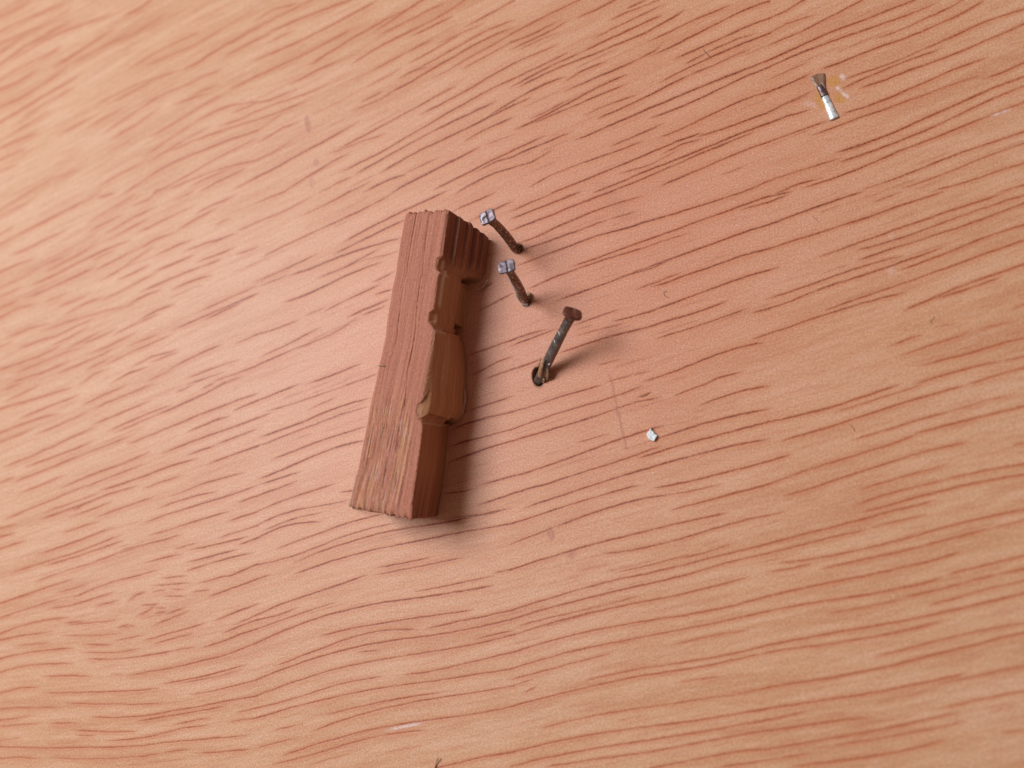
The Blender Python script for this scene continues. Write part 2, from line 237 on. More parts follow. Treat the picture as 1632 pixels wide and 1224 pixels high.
(1224,612): """0,240 130,215 270,180 400,150 520,110 640,70 830,5 2.5;100,360 240,310 380,280 500,235 620,200 750,155 880,110 1050,70 1250,10 2.4;430,180 560,140 700,95 900,30 1000,0 1.5
550,355 660,320 790,280 930,240 1020,210 1150,180 2.5;1150,180 1400,100 1550,70 1.2;950,310 1060,285 1190,250 1330,215 1480,180 1632,145 2.7;0,495 130,455 2.3
0,640 120,600 240,555 370,510 490,475 620,435 780,390 940,325 2.2;110,710 240,680 400,620 520,580 640,545 770,505 900,460 1020,425 1140,395 1260,375 2.5;1580,385 1632,375 1.6
600,670 750,620 850,595 1000,555 1140,515 2;560,775 680,730 790,695 900,665 1020,640 1100,620 2.5;1150,605 1300,570 1450,540 1632,510 1.8
620,815 800,770 930,725 1090,690 1220,650 1350,630 1480,605 1632,575 2.4;0,840 100,815 1.5;0,1020 130,980 270,940 390,920 520,885 640,850 780,810 900,780 1060,745 2.5
650,920 800,880 1000,835 1.4;0,1080 150,1045 280,1010 430,970 620,930 2.3;90,1140 250,1115 400,1095 560,1060 700,1030 880,990 1000,950 1170,900 1350,855 1500,825 1632,800 2.4
0,1200 130,1180 270,1150 2.2;350,1175 500,1140 620,1110 800,1080 960,1045 1120,990 1300,950 1420,920 2.3;1420,920 1632,870 1.4;600,1224 850,1170 1000,1140 1130,1100 1220,1075 2.3
1150,1215 1330,1170 1480,1130 1632,1095 2.2;1400,1224 1632,1180 1.8""",
(0,918): """0,175 140,130 290,75 450,25 1.8;250,30 350,0 1.5;370,105 470,80 560,55 1.7;470,140 600,80 700,45 880,0 2;0,270 100,230 240,190 370,150 2.2;300,215 450,190 560,155 720,105 1.8
620,195 740,160 1.8;0,370 90,330 210,300 330,280 430,265 2;0,410 150,380 320,355 1.8;100,445 310,430 1.2;0,530 110,500 250,480 450,465 1.8;0,615 110,580 230,570 450,560 1.9
290,640 430,635 570,640 2.2;0,750 120,715 230,710 1.8;270,750 400,745 550,745 700,735 850,735 1000,720 1.9;0,850 160,840 360,840 1.5;430,810 590,815 730,815 870,825 1020,810 1.5
0,920 100,910 190,890 1.5;330,940 480,940 1.8;0,960 250,940 1.1;590,900 730,905 900,900 980,880 1120,855 1250,840 1380,815 1500,790 1632,765 2.1
880,925 1000,905 1160,880 1300,860 1430,830 2;480,985 620,990 760,995 860,990 1.7;500,1015 600,1020 1.4;700,1050 830,1040 960,1025 1080,990 1200,965 1330,955 2;0,1050 120,1035 1.6
0,1090 130,1090 300,1090 440,1085 600,1090 760,1095 900,1090 1040,1060 1160,1040 1330,1035 1560,1020 1.8;1120,945 1250,920 1350,905 1.7;0,1165 130,1155 240,1165 1.6
350,1160 600,1165 750,1165 850,1150 1.4;870,1155 1000,1135 1.7;1050,1125 1200,1105 1.6;1280,1130 1430,1120 1590,1105 1.8;980,60 1080,55 1200,45 1.8;1050,15 1180,0 1.8
1280,45 1400,10 1480,0 2;1250,100 1320,90 2;1070,130 1160,130 2;1100,85 1150,85 1.4;990,100 1040,90 1.4;830,150 870,120 910,110 2.2;920,185 990,182 2.2;890,250 950,220 990,185 2.2
1010,205 1040,205 1.6;1010,235 1040,230 1.6;770,325 800,315 1.6;810,325 840,320 1.6;980,315 1080,275 1190,230 2;1080,240 1160,210 1.7;430,300 520,290 1.8;440,310 600,300 750,280 1.2
1340,130 1450,90 1632,20 2.3;1370,285 1480,240 1632,185 2.7;750,410 900,380 1.5;930,410 1060,375 1180,340 1300,305 2.2;980,435 1120,395 1220,370 1.7;1430,360 1560,310 1632,280 2.4
1500,310 1632,255 1.8;1310,455 1450,410 1530,370 1632,340 2.4;540,440 700,440 1.7;530,490 740,490 870,470 1.6;570,530 680,540 840,520 980,500 1100,480 2;1100,480 1230,455 1.3
410,380 600,380 770,370 1.2;830,635 950,610 1060,595 1180,570 1290,540 1400,515 1480,490 1632,430 2.1;1050,685 1180,665 1290,645 1400,610 1560,570 2.3;1180,680 1400,640 1540,600 1.3
1220,755 1370,735 1500,695 1632,670 1.9;1530,870 1632,850 1.5;1470,930 1632,905 1.5""",
(408,918): """0,30 70,0 2.2;0,250 110,200 220,160 330,125 440,85 560,45 690,0 2.6;0,290 150,250 250,210 1.7;0,345 150,290 270,245 390,205 500,175 1.6
0,430 130,380 250,330 360,290 470,250 590,220 700,190 800,170 900,160 1030,150 1150,130 1280,110 1400,85 1500,65 2.6;1020,100 1130,85 1260,55 1380,25 1500,5 1.8
430,380 560,345 670,325 800,300 950,280 1090,260 1220,235 1370,220 2;120,575 220,540 330,495 440,460 550,410 660,380 780,355 900,345 1020,345 2.4
1090,335 1200,315 1330,280 1480,255 1632,225 2.4;0,660 110,625 220,590 330,550 450,510 570,475 690,440 810,425 920,405 1060,395 1190,380 1310,355 1450,320 1632,280 2.4
1420,400 1632,350 2;660,485 780,475 1.2;0,770 110,740 240,690 370,645 480,605 600,575 730,545 860,530 990,505 1130,490 1280,465 1400,445 1500,410 1632,380 2.3
0,840 110,820 200,795 340,755 460,710 570,685 700,660 790,645 2;960,630 1060,620 1160,600 1270,575 1400,545 1500,520 1632,490 2.3
0,910 100,890 210,850 330,820 450,795 560,765 680,735 800,710 930,695 1060,685 1180,675 1300,650 1430,620 1632,595 2.1;460,885 580,855 700,825 830,800 960,775 1060,760 1170,745 2.1
370,985 500,940 620,905 760,860 900,830 1040,800 1180,775 1330,760 1480,730 1632,705 2;130,980 290,945 1.8;0,1100 110,1070 240,1035 1.6
180,1145 300,1110 420,1070 540,1040 660,1000 790,970 930,945 1060,925 1200,910 1310,900 1430,885 1520,860 1632,835 2.1;110,1200 250,1170 400,1130 540,1085 680,1045 800,1020 960,1000 1080,985 1.7
1160,1224 1310,1190 1450,1155 1632,1130 2.4""",
(816,918): """0,215 120,180 210,155 330,115 460,80 590,45 770,0 2.3;0,275 110,240 220,210 340,180 450,150 580,120 690,90 820,60 950,35 1100,0 2.6;50,320 200,270 400,230 600,190 800,130 1.3
0,380 110,350 230,310 370,275 490,240 620,210 740,180 870,155 1000,140 1130,110 1260,75 1370,40 1500,10 2.3
0,490 130,455 250,420 370,390 500,350 640,325 780,300 900,275 1050,265 1190,240 1300,215 1420,190 1520,155 1632,130 2.4
0,590 130,555 250,520 370,480 480,460 580,440 720,410 860,385 990,360 1130,335 1260,305 1400,270 1500,250 1632,225 2.2;0,660 150,625 270,590 360,560 620,500 1.8;0,700 120,665 1.5
1030,440 1180,405 1330,370 1500,350 1.4;480,665 620,635 740,610 860,580 990,570 1130,545 1300,520 1430,490 1530,465 1632,440 2
0,835 120,805 260,770 390,745 510,705 620,680 740,650 880,630 1000,610 1130,600 1270,575 1400,540 1500,520 1632,485 2.3;100,735 130,720 2;1060,680 1180,660 1330,640 1.5
200,970 350,930 500,895 640,870 780,850 920,830 1060,810 1200,785 1330,770 1480,745 1632,710 1.8
0,1120 130,1100 240,1070 370,1040 500,1010 640,995 780,975 920,955 1060,940 1200,920 1330,895 1480,870 1632,850 2.5
0,1215 130,1180 270,1150 400,1120 540,1095 680,1075 820,1055 960,1035 1100,1010 1240,985 1380,960 1500,935 1632,915 2.2
210,1215 360,1190 510,1165 660,1150 800,1135 950,1110 1130,1075 1260,1040 1400,1020 1632,980 2;900,1224 1050,1195 1190,1165 1330,1140 1480,1115 1632,1100 2;1330,1215 1632,1180 1.6""",
(1224,918): """0,130 130,95 270,70 400,40 520,15 640,0 2.6;0,225 120,200 250,175 400,155 560,130 720,105 850,75 970,50 1100,15 2.4;390,235 530,215 680,185 850,150 1.8
880,135 1030,100 1190,60 1300,30 1430,0 2.1;1030,190 1190,145 1330,100 1450,70 1632,30 1.8;0,440 140,405 270,385 450,350 600,330 720,310 860,285 990,260 1100,230 1250,195 1400,155 1632,110 2.6
0,490 200,450 350,440 500,415 640,395 800,360 930,330 1100,290 1.9;690,510 830,475 980,440 1130,400 1260,370 1400,340 1632,300 2
0,715 130,680 270,660 400,645 550,620 690,590 810,570 920,535 1050,500 1180,465 1330,435 1450,405 1632,360 2.5
0,840 130,825 280,800 420,780 560,760 680,745 810,720 930,690 1060,660 1250,625 2.4;1060,690 1220,660 1370,630 1500,600 1632,575 1.9;0,920 120,895 220,870 2
0,990 130,970 270,945 400,930 520,915 640,905 2.1;0,1110 130,1085 270,1060 400,1035 520,1015 650,990 800,965 930,935 1050,905 1200,870 2.3;1130,840 1300,800 1480,760 1632,735 1.9
420,1080 600,1055 750,1030 900,1000 1050,975 1250,930 1.6;0,1170 130,1150 270,1135 1.5;150,1215 330,1190 480,1175 640,1155 780,1130 930,1095 1110,1050 2.1;1500,1000 1632,980 1.2""",
}
STREAKS = []
for (tx, ty), txt in TILES.items():
    for item in txt.replace('\n', ';').split(';'):
        tok = item.split()
        if len(tok) < 3: continue
        pts = [tuple(float(a) for a in t.split(',')) for t in tok[:-1]]
        xs = [p[0] for p in pts]
        edge = lambda p: p[0] <= 8 or p[0] >= 1624 or p[1] <= 8 or p[1] >= 1216
        P = np.array([(tx+p[0]/4, ty+p[1]/4) for p in pts])
        o = np.argsort(P[:, 0]); e0, e1 = edge(pts[o[0]]), edge(pts[o[-1]]); P = P[o]
        STREAKS.append((P, float(tok[-1]), e0, e1))

# join pores that run on from one tile into the next; the rest fade out
ends = [[i, 0 if e == 0 else -1] for i, S in enumerate(STREAKS) for e in (0, 1) if S[2+e]]
STREAKS = [list(S) for S in STREAKS]
used = set()
for i, e in ends:
    p = STREAKS[i][0][e]
    if p[0] < 6 or p[0] > 1626 or p[1] < 4 or p[1] > 1220 or (i, e) in used: continue
    best = None
    for j, e2 in ends:
        if j == i or e2 == e or (j, e2) in used: continue
        q = STREAKS[j][0][e2]; dd = abs(q[0]-p[0])*.5+abs(q[1]-p[1])
        if dd < 7 and (best is None or dd < best[0]): best = (dd, j, e2)
    if best:
        _, j, e2 = best; m_ = (p+STREAKS[j][0][e2])/2; STREAKS[i][0][e] = m_; STREAKS[j][0][e2] = m_; used |= {(i, e), (j, e2)}
    else: STREAKS[i][2 if e == 0 else 3] = False
# slope field from the traced pores
sx, sy, ss = [], [], []
for P, s, _, _ in STREAKS:
    for a, b in zip(P[:-1], P[1:]):
        if b[0]-a[0] < 12: continue
        for k in range(max(1, int((b[0]-a[0])/25))):
            f = (k+.5)/max(1, int((b[0]-a[0])/25)); q = a+(b-a)*f
            sx.append(q[0]); sy.append(q[1]); ss.append((b[1]-a[1])/(b[0]-a[0]))
sx, sy, ss = map(np.array, (sx, sy, ss))
GX = np.arange(-640, 2300, 30.0); GY = np.arange(-1100, 2400, 30.0)
gx, gy = np.meshgrid(GX, GY)
d2 = (gx[..., None]-sx)**2 + (gy[..., None]-sy)**2
wt = np.exp(-d2/(2*68.0**2)) + 2e-3*np.exp(-d2/(2*160.0**2)) + 1e-7/(1+d2/1e4)**2
FS = (wt*ss).sum(-1)/wt.sum(-1); del d2, wt
def slope(x, y):
    fx = np.clip((x-GX[0])/30, 0, len(GX)-1.001); fy = np.clip((y-GY[0])/30, 0, len(GY)-1.001)
    i = fx.astype(int); j = fy.astype(int); u = fx-i; v = fy-j
    return FS[j,i]*(1-u)*(1-v)+FS[j,i+1]*u*(1-v)+FS[j+1,i]*(1-u)*v+FS[j+1,i+1]*u*v
def axis(lo, a, b, hi, fine, coarse):
    return np.concatenate([np.arange(lo, a, coarse), np.arange(a, b, fine), np.arange(b, hi, coarse)])
XC = axis(-600, -30, 1662, 2260, 4.0, 14.0)
for lo_, hi_ in ((482, 514), (818, 886), (958, 1004), (1290, 1350)):
    XC = np.concatenate([XC[XC < lo_], np.arange(lo_, hi_, 1.3), XC[XC > hi_]])
S0 = axis(-880, -400, 1450, 2000, 0.95, 4.0)
nc, nr = len(XC), len(S0)
Y = np.zeros((nr, nc)); c0 = int(np.argmin(abs(XC-816)))
Y[:, c0] = S0
for rngc, st in ((range(c0+1, nc), -1), (range(c0-1, -1, -1), 1)):
    for c in rngc:
        p = c+st; dx = XC[c]-XC[p]
        k1 = slope(np.full(nr, XC[p]), Y[:, p]); k2 = slope(np.full(nr, XC[c]), Y[:, p]+k1*dx)
        Y[:, c] = Y[:, p]+dx*(k1+k2)/2
for c in range(nc):      # keep the rows ordered
    Y[:, c] = np.maximum.accumulate(Y[:, c]+np.arange(nr)*1e-5)
G = np.zeros((nr, nc), np.float32); HAL = np.zeros((nr, nc), np.float32)
def smooth_noise(x, k):
    m = int((x[-1]-x[0])/(4*k))+3; return np.interp((x-x[0])/(4*k), np.arange(m), rng.normal(size=m))
def draw(xs_px, ys_px, amp, wd, cols, halo=0.2):
    n = len(cols)
    for q, c in enumerate(cols):
        if amp[q] <= 0.01: continue
        r = int(np.searchsorted(Y[:, c], ys_px[q])); rr = slice(max(0, r-18), min(nr, r+18))
        d = (Y[rr, c]-ys_px[q])/wd[q]
        G[rr, c] = np.maximum(G[rr, c], amp[q]*np.exp(-np.abs(d)**2.2))
        HAL[rr, c] = np.maximum(HAL[rr, c], amp[q]*np.exp(-((Y[rr, c]-ys_px[q]-0.8)/5.0)**2))
for P, s, e0, e1 in STREAKS:
    x0, x1 = P[0, 0]-(3 if e0 else 5), P[-1, 0]+(3 if e1 else 5)
    cols = np.nonzero((XC >= x0-2) & (XC <= x1+2))[0]
    if len(cols) < 1: continue
    x = XC[cols]; y = np.interp(x, P[:, 0], P[:, 1])
    k0 = (P[1, 1]-P[0, 1])/max(P[1, 0]-P[0, 0], 1); k1 = (P[-1, 1]-P[-2, 1])/max(P[-1, 0]-P[-2, 0], 1)
    y = np.where(x < P[0, 0], P[0, 1]+(x-P[0, 0])*k0, y); y = np.where(x > P[-1, 0], P[-1, 1]+(x-P[-1, 0])*k1, y)
    if len(P) > 3:        # soften the corners of the polyline
        m_ = P[:, 0].mean(); pf = np.polyfit(P[:, 0]-m_, P[:, 1], 3 if len(P) > 5 else 2)
        pin = 1 if (e0 and e1) else 0
        xr = np.clip(x, P[0, 0], P[-1, 0]); res = y-np.polyval(pf, x-m_)
        r0 = P[0, 1]-np.polyval(pf, P[0, 0]-m_); r1 = P[-1, 1]-np.polyval(pf, P[-1, 0]-m_)
        lin = r0+(r1-r0)*(xr-P[0, 0])/max(x1-x0, 1)
        y = np.polyval(pf, x-m_)+lin+0.35*(res-lin)
    n = len(x); L = x1-x0
    y = y + 0.22*smooth_noise(x, 5) + 0.22*smooth_noise(x, 2)
    tp = min(20.0, L*0.35)
    ta = np.ones(n) if e0 else np.clip((x-x0+2)/tp, 0, 1)**0.7
    tb = np.ones(n) if e1 else np.clip((x1+2-x)/tp, 0, 1)**0.7
    a = (0.42+0.25*s)*ta*tb*np.clip(0.97+0.12*smooth_noise(x, 3)+0.10*smooth_noise(x, 9), .4, 1.2)
    wd = (0.76+0.24*s)*np.clip(0.97+0.14*smooth_noise(x, 5), .65, 1.5)*(0.6+0.4*ta*tb)
    draw(x, y, np.minimum(a, 1.05), wd, cols)
def random_streaks(n, smin, smax, inside):
    for _ in range(n):
        r = int(rng.integers(5, nr-5)); c = int(rng.integers(0, nc-3)); xc, yc = XC[c], Y[r, c]
        isin = -10 < xc < 1642 and -10 < yc < 1234
        if isin != inside: continue
        L = rng.uniform(25, 130) if inside else rng.uniform(50, 300)
        cols = np.nonzero((XC >= xc) & (XC <= xc+L))[0]
        if len(cols) < 3: continue
        if not inside:
            xe, ye = XC[cols], Y[r, cols]
            cols = cols[~((xe > -4) & (xe < 1636) & (ye > -4) & (ye < 1228))]
            if len(cols) < 3: continue
        s = rng.uniform(smin, smax); k = len(cols); t = np.linspace(0, 1, k)
        xs_ = XC[cols]; a = (0.3+0.24*s)*np.clip(4*t*(1-t)*1.6, 0, 1)*np.clip(0.9+0.25*smooth_noise(xs_, 3), .2, 1.2)
        if inside: a = a*0.75
        draw(XC[cols], Y[r, cols]+0.5*smooth_noise(xs_, 4), a, np.full(k, 0.85+0.28*s)*np.clip(1+.2*smooth_noise(xs_, 4), .6, 1.5), cols)
random_streaks(750, -0.3, 0.8, True)
random_streaks(5200, 1.0, 2.6, False)

XX = np.broadcast_to(XC, (nr, nc))
def ell(cx, cy, a, b, ang=0.0, pw=2.0):
    c, s = math.cos(ang), math.sin(ang); dx, dy = XX-cx, Y-cy
    return (np.abs((dx*c+dy*s)/a)**pw + np.abs((-dx*s+dy*c)/b)**pw)**(1/pw)
STA = np.zeros((nr, nc), np.float32)        # small reddish dents and drips in the varnish
for (cx, cy, a, b, ang, st) in ((490.5,198,4.5,14,-.18,.8),(504,259,4.8,6.6,.2,.65),(497,291,4.5,9.5,-.15,.35),(878,850,6,11.5,-.25,.8),(911,883,7,8,0,.7),
                                (470,143,2,4,.3,.6)):
    d = ell(cx, cy, a, b, ang); STA = np.maximum(STA, st*np.clip((1.12-d)/0.25, 0, 1)+0.25*st*np.exp(-((d-1)/.13)**2))
d = ell(825, 580, 6, 7.5); STA = np.maximum(STA, .8*np.exp(-((d-1)/.16)**2))
d = ell(495.5, 290, 1.2, 9, -.2); STA = np.maximum(STA, .9*np.clip(1.3-d, 0, 1))
def line_px(arr, pts, wd, amp):
    pts = np.array(pts, float); o = np.argsort(pts[:, 1])
    yy = np.clip(Y, pts[0, 1], pts[-1, 1]); xl = np.interp(yy, pts[:, 1], pts[:, 0])
    m = amp*np.exp(-((XX-xl)/wd)**2)*((Y >= pts[0, 1]) & (Y <= pts[-1, 1]))
    return np.maximum(arr, m.astype(np.float32))
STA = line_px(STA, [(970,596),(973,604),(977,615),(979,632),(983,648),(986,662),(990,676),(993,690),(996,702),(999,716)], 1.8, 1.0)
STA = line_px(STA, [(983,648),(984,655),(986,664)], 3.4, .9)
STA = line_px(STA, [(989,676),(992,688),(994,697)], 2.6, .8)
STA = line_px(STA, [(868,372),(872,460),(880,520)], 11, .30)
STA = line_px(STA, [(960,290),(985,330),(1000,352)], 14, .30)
WHI = np.zeros((nr, nc), np.float32)
def smear(cx, cy, L, wd, ang, amp):
    global WHI
    c, s = math.cos(ang), math.sin(ang); u = (XX-cx)*c+(Y-cy)*s; v = -(XX-cx)*s+(Y-cy)*c
    WHI = np.maximum(WHI, (amp*np.exp(-(u/L)**4-(v/wd)**2)).astype(np.float32))
for a in ((645,1158,26,2.2,-.2,.55),(1594,180,15,1.8,-.32,.6),(1420,431,6,7,0,.18),(1420,376,4,5,0,.15),(1343,123,5,3.5,.9,.6),(1337,142,5,2.4,.7,.6),(1347,152,7,2.6,.75,.55),
          (1291,166,9,4,0.3,.22),(845,470,3,8,0,.05),(866,545,5,4,0,.1),(745,447,4,3,0,.1)):
    smear(*a)
ORA = np.zeros((nr, nc), np.float32); DRK = ORA.copy()
for (cx, cy, a, b, ang) in ((1329,129,12,9,-.3),(1338,156,11,8,.6),(1308,160,8,16,-.35)):
    ORA = np.maximum(ORA, np.clip((1.2-ell(cx, cy, a, b, ang))/.5, 0, 1))
for a in ((858,601,9,15,-.1),(828,396,6,8,0),(840,480,7,9,0)):      # torn dark wood round the nail feet
    DRK = np.maximum(DRK, np.clip((1.35-ell(*a))/.3, 0, 1))
G = np.clip(G, 0, 1.1)
MID = np.exp(-(((XX-880)*.9+(Y-500)*.25)/470)**2-(((Y-470)-(XX-880)*-.2)/430)**2)  # zone around the middle of the board, tinted redder

# unproject every vertex
Mn = np.array(M); cam_c = np.stack([XX-CX, Y-CY, np.full_like(Y, F)], -1)
wd_ = cam_c @ Mn.T
tt = -HC/wd_[..., 2]
PX = wd_[..., 0]*tt; PY = wd_[..., 1]*tt
hole = np.zeros((nr, nc))
for (cx, cy, a, b, ang, dep) in ((858,600,8.5,13.5,-.1,2.6),(826,396,5,6,0,1.2),(838,480,5.5,6.5,0,1.2)):
    hole = np.maximum(hole, dep*np.clip((1.15-ell(cx, cy, a, b, ang))/.3, 0, 1))
PZ = -0.035*MM*G - hole*MM
PZ += 0.02*MM*np.clip(ell(858,601,12,18)*-1+1.3, 0, 1)
verts = np.stack([PX, PY, PZ], -1).reshape(-1, 3).astype(np.float32)
me = bpy.data.meshes.new('tabletop')
me.vertices.add(nr*nc); me.vertices.foreach_set('co', verts.ravel())
nf = (nr-1)*(nc-1); i = np.arange(nr*nc).reshape(nr, nc)
quads = np.stack([i[:-1, :-1], i[1:, :-1], i[1:, 1:], i[:-1, 1:]], -1).reshape(-1, 4).astype(np.int32)
me.loops.add(nf*4); me.polygons.add(nf)
me.loops.foreach_set('vertex_index', quads.ravel())
me.polygons.foreach_set('loop_start', np.arange(0, nf*4, 4, dtype=np.int32))
me.polygons.foreach_set('loop_total', np.full(nf, 4, dtype=np.int32))
me.polygons.foreach_set('use_smooth', np.ones(nf, dtype=bool))
me.update(calc_edges=True)
for nm, arr in (('pore', G), ('halo', HAL), ('stain', STA), ('scuff', WHI), ('bare', ORA), ('mid_red', MID), ('bored', DRK)):
    at_ = me.attributes.new(nm, 'FLOAT', 'POINT'); at_.data.foreach_set('value', np.ascontiguousarray(arr, dtype=np.float32).ravel())
gv = me.attributes.new('grain_uv', 'FLOAT_VECTOR', 'POINT')     # along and across the grain, in millimetres
U = np.broadcast_to((XC-CX)/9.8, (nr, nc)); V = np.broadcast_to(((S0-CY)/9.8)[:, None], (nr, nc))
gv.data.foreach_set('vector', np.stack([U, V, np.zeros_like(U)], -1).astype(np.float32).ravel())

b = NB('varnished_wood')
ga = b.t.nodes.new('ShaderNodeAttribute'); ga.attribute_name = 'grain_uv'; gvec = ga.outputs['Vector']
geo = b.t.nodes.new('ShaderNodeTexCoord').outputs['Object']
big = b.noise(b.scale(gvec, (.012, .035, 1)), 1.0, 3, .5)
band = b.noise(b.scale(gvec, (.03, .22, 1)), 1.0, 4, .6)
fib = b.noise(b.scale(gvec, (.9, 7.0, 1)), 1.0, 4, .65)
fib2 = b.noise(b.scale(gvec, (.35, 2.2, 1)), 1.0, 3, .6)
grit = b.noise(geo, 3800, 2, .6)
c = b.mix(b.ramp(big, .35, .65), (0.535, 0.280, 0.132), (0.560, 0.305, 0.168))
c = b.mix(b.ramp(band, .40, .68, 0, .55), c, (0.67, 0.41, 0.27))
c = b.mix(b.ramp(band, .50, .32, 0, .65), c, (0.48, 0.215, 0.105))
fib3 = b.noise(b.scale(gvec, (.13, 1.3, 1)), 1.0, 4, .62)
c = b.mix(b.ramp(fib3, .52, .66, 0, .50), c, (0.66, 0.39, 0.27))
c = b.mix(b.ramp(fib3, .48, .34, 0, .60), c, (0.50, 0.200, 0.110))
c = b.mix(b.ramp(fib2, .52, .72, 0, .35), c, (0.52, 0.255, 0.175))
c = b.mix(b.ramp(fib, .45, .75, 0, .32), c, (0.72, 0.45, 0.35))
c = b.mix(b.ramp(fib, .50, .28, 0, .35), c, (0.47, 0.235, 0.165))
gr = b.ramp(grit, .30, .70, -.24, .24)
mid_red = b.attr('mid_red')
c = b.mix(b.math('MULTIPLY', mid_red, .75), c, (0.545, 0.210, 0.132))
glint_fleck = b.noise(b.scale(gvec, (2.2, 6.0, 1)), 1.0, 2, .6)
c = b.mix(b.ramp(glint_fleck, .63, .74, 0, .6), c, (0.86, 0.62, 0.52))  # varnish glints painted in as pale specks
c = b.mix(b.ramp(glint_fleck, .36, .27, 0, .5), c, (0.42, 0.19, 0.12))
c = b.mix(b.math('MULTIPLY', b.attr('halo'), .62), c, (0.53, 0.185, 0.085))
c = b.mix(b.math('MULTIPLY', b.attr('bare'), .85), c, (0.52, 0.25, 0.075))
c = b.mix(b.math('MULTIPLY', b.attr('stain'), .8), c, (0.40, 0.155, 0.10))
c = b.mix(b.math('MULTIPLY', b.attr('bored'), .8), c, (0.19, 0.085, 0.042))
pore = b.attr('pore')
pbreak = b.ramp(b.noise(geo, 2600, 3, .65), .30, .62, .45, 1.25)
pf = b.math('MULTIPLY', pore, pbreak, True)
pcol = b.mix(b.ramp(b.noise(geo, 160, 2, .5), .4, .6), (0.215, 0.030, 0.010), (0.15, 0.026, 0.016))
pcol = b.mix(b.ramp(mid_red, .05, .5), (0.33, 0.070, 0.024), pcol)
c = b.mix(b.math('MULTIPLY', pf, b.ramp(mid_red, 0, .5, .90, 1.0)), c, pcol)
hv = b.t.nodes.new('ShaderNodeHueSaturation'); b.L(c, hv.inputs['Color']); b.L(b.math('ADD', gr, 1.0), hv.inputs['Value']); c = hv.outputs[0]
c = b.mix(b.math('MULTIPLY', b.attr('scuff'), b.ramp(b.noise(geo, 1500, 2), .3, .6, .3, 1.2), True), c, (0.78, 0.72, 0.74))
b.L(c, b.b.inputs['Base Color'])
b.b.inputs['Roughness'].default_value = 0.45
b.b.inputs['Specular IOR Level'].default_value = 0.34
bh = b.math('ADD', b.math('MULTIPLY', b.noise(geo, 2200, 3, .6), .5), b.math('MULTIPLY', fib, .6))
b.bump(bh, 0.55, 0.00006)
board = link_mesh('tabletop', me, b.m); tag(board, kind='structure')

# ------------------------------------------------------------------ materials
def wood_stick():
    b = NB('raw_red_wood'); uv = b.t.nodes.new('ShaderNodeUVMap').outputs[0]; geo = b.t.nodes.new('ShaderNodeTexCoord').outputs['Object']
    f1 = b.noise(b.scale(uv, (2.6, .05, 1)), 1, 5, .62); f2 = b.noise(b.scale(uv, (9, .5, 1)), 1, 4, .7); f3 = b.noise(b.scale(uv, (1.1, .05, 1)), 1, 2, .5)
    c = b.mix(b.ramp(f1, .35, .65), (0.38, 0.122, 0.070), (0.52, 0.200, 0.128))
    c = b.mix(b.ramp(f3, .4, .65, 0, .5), c, (0.46, 0.18, 0.115))
    c = b.mix(b.ramp(f2, .55, .8, 0, .6), c, (0.56, 0.30, 0.24))
    c = b.mix(b.ramp(f1, .36, .27, 0, .85), c, (0.10, 0.035, 0.028))
    c = b.mix(b.math('MULTIPLY', b.attr('torn'), b.ramp(b.noise(b.scale(uv, (1.3, .09, 1)), 1, 3, .6), .46, .60), True), c, (0.54, 0.26, 0.125))
    c = b.mix(b.math('MULTIPLY', b.attr('torn'), b.ramp(b.noise(b.scale(uv, (1.6, .22, 1)), 1.3, 4, .6), .56, .68), True), c, (0.56, 0.36, 0.31))
    c = b.mix(b.math('MULTIPLY', b.attr('torn'), b.ramp(b.noise(b.scale(uv, (3.1, .10, 1)), 1.7, 3, .6), .46, .36), True), c, (0.17, 0.06, 0.045))
    c = b.mix(b.ramp(b.noise(b.scale(uv, (6.5, 2.2, 1)), 1, 3, .7), .53, .70, 0, .65), c, (0.62, 0.36, 0.29))
    c = b.mix(b.ramp(b.noise(b.scale(uv, (7.5, 1.4, 1)), 1.1, 3, .7), .47, .30, 0, .65), c, (0.16, 0.050, 0.036))
    c = b.mix(b.math('MULTIPLY', b.attr('polish'), .85), c, b.mix(b.ramp(b.noise(b.scale(uv, (2.5, .04, 1)), 1, 3), .35, .65), (0.42, 0.20, 0.095), (0.62, 0.33, 0.175)))
    c = b.mix(b.math('MULTIPLY', b.math('MULTIPLY', b.attr('side'), b.ramp(b.attr('polish'), 0, 1, 1, .25)), b.ramp(b.noise(b.scale(uv, (1.5, .03, 1)), 1, 3, .6), .62, .40, .15, .75)), c, (0.13, 0.050, 0.026))  # shade of the right face painted in as dark brown, with stripes
    c = b.mix(b.attr('fluff_gloss'), c, (0.72, 0.62, 0.52))  # pale chips, and gloss highlights put into the colour
    b.L(c, b.b.inputs['Base Color'])
    b.L(b.ramp(b.attr('polish'), 0, 1, .72, .30), b.b.inputs['Roughness']); b.b.inputs['Specular IOR Level'].default_value = .45
    f4 = b.noise(b.scale(uv, (11, 2.5, 1)), 1, 3, .7)
    b.bump(b.math('ADD', b.math('MULTIPLY', f1, .6), b.math('ADD', b.math('MULTIPLY', f2, .6), b.math('MULTIPLY', b.math('MULTIPLY', f4, b.ramp(b.attr('polish'), 0, 1, 1, .15)), .8))), .8, .00016)
    return b.m
M_STICK = wood_stick()
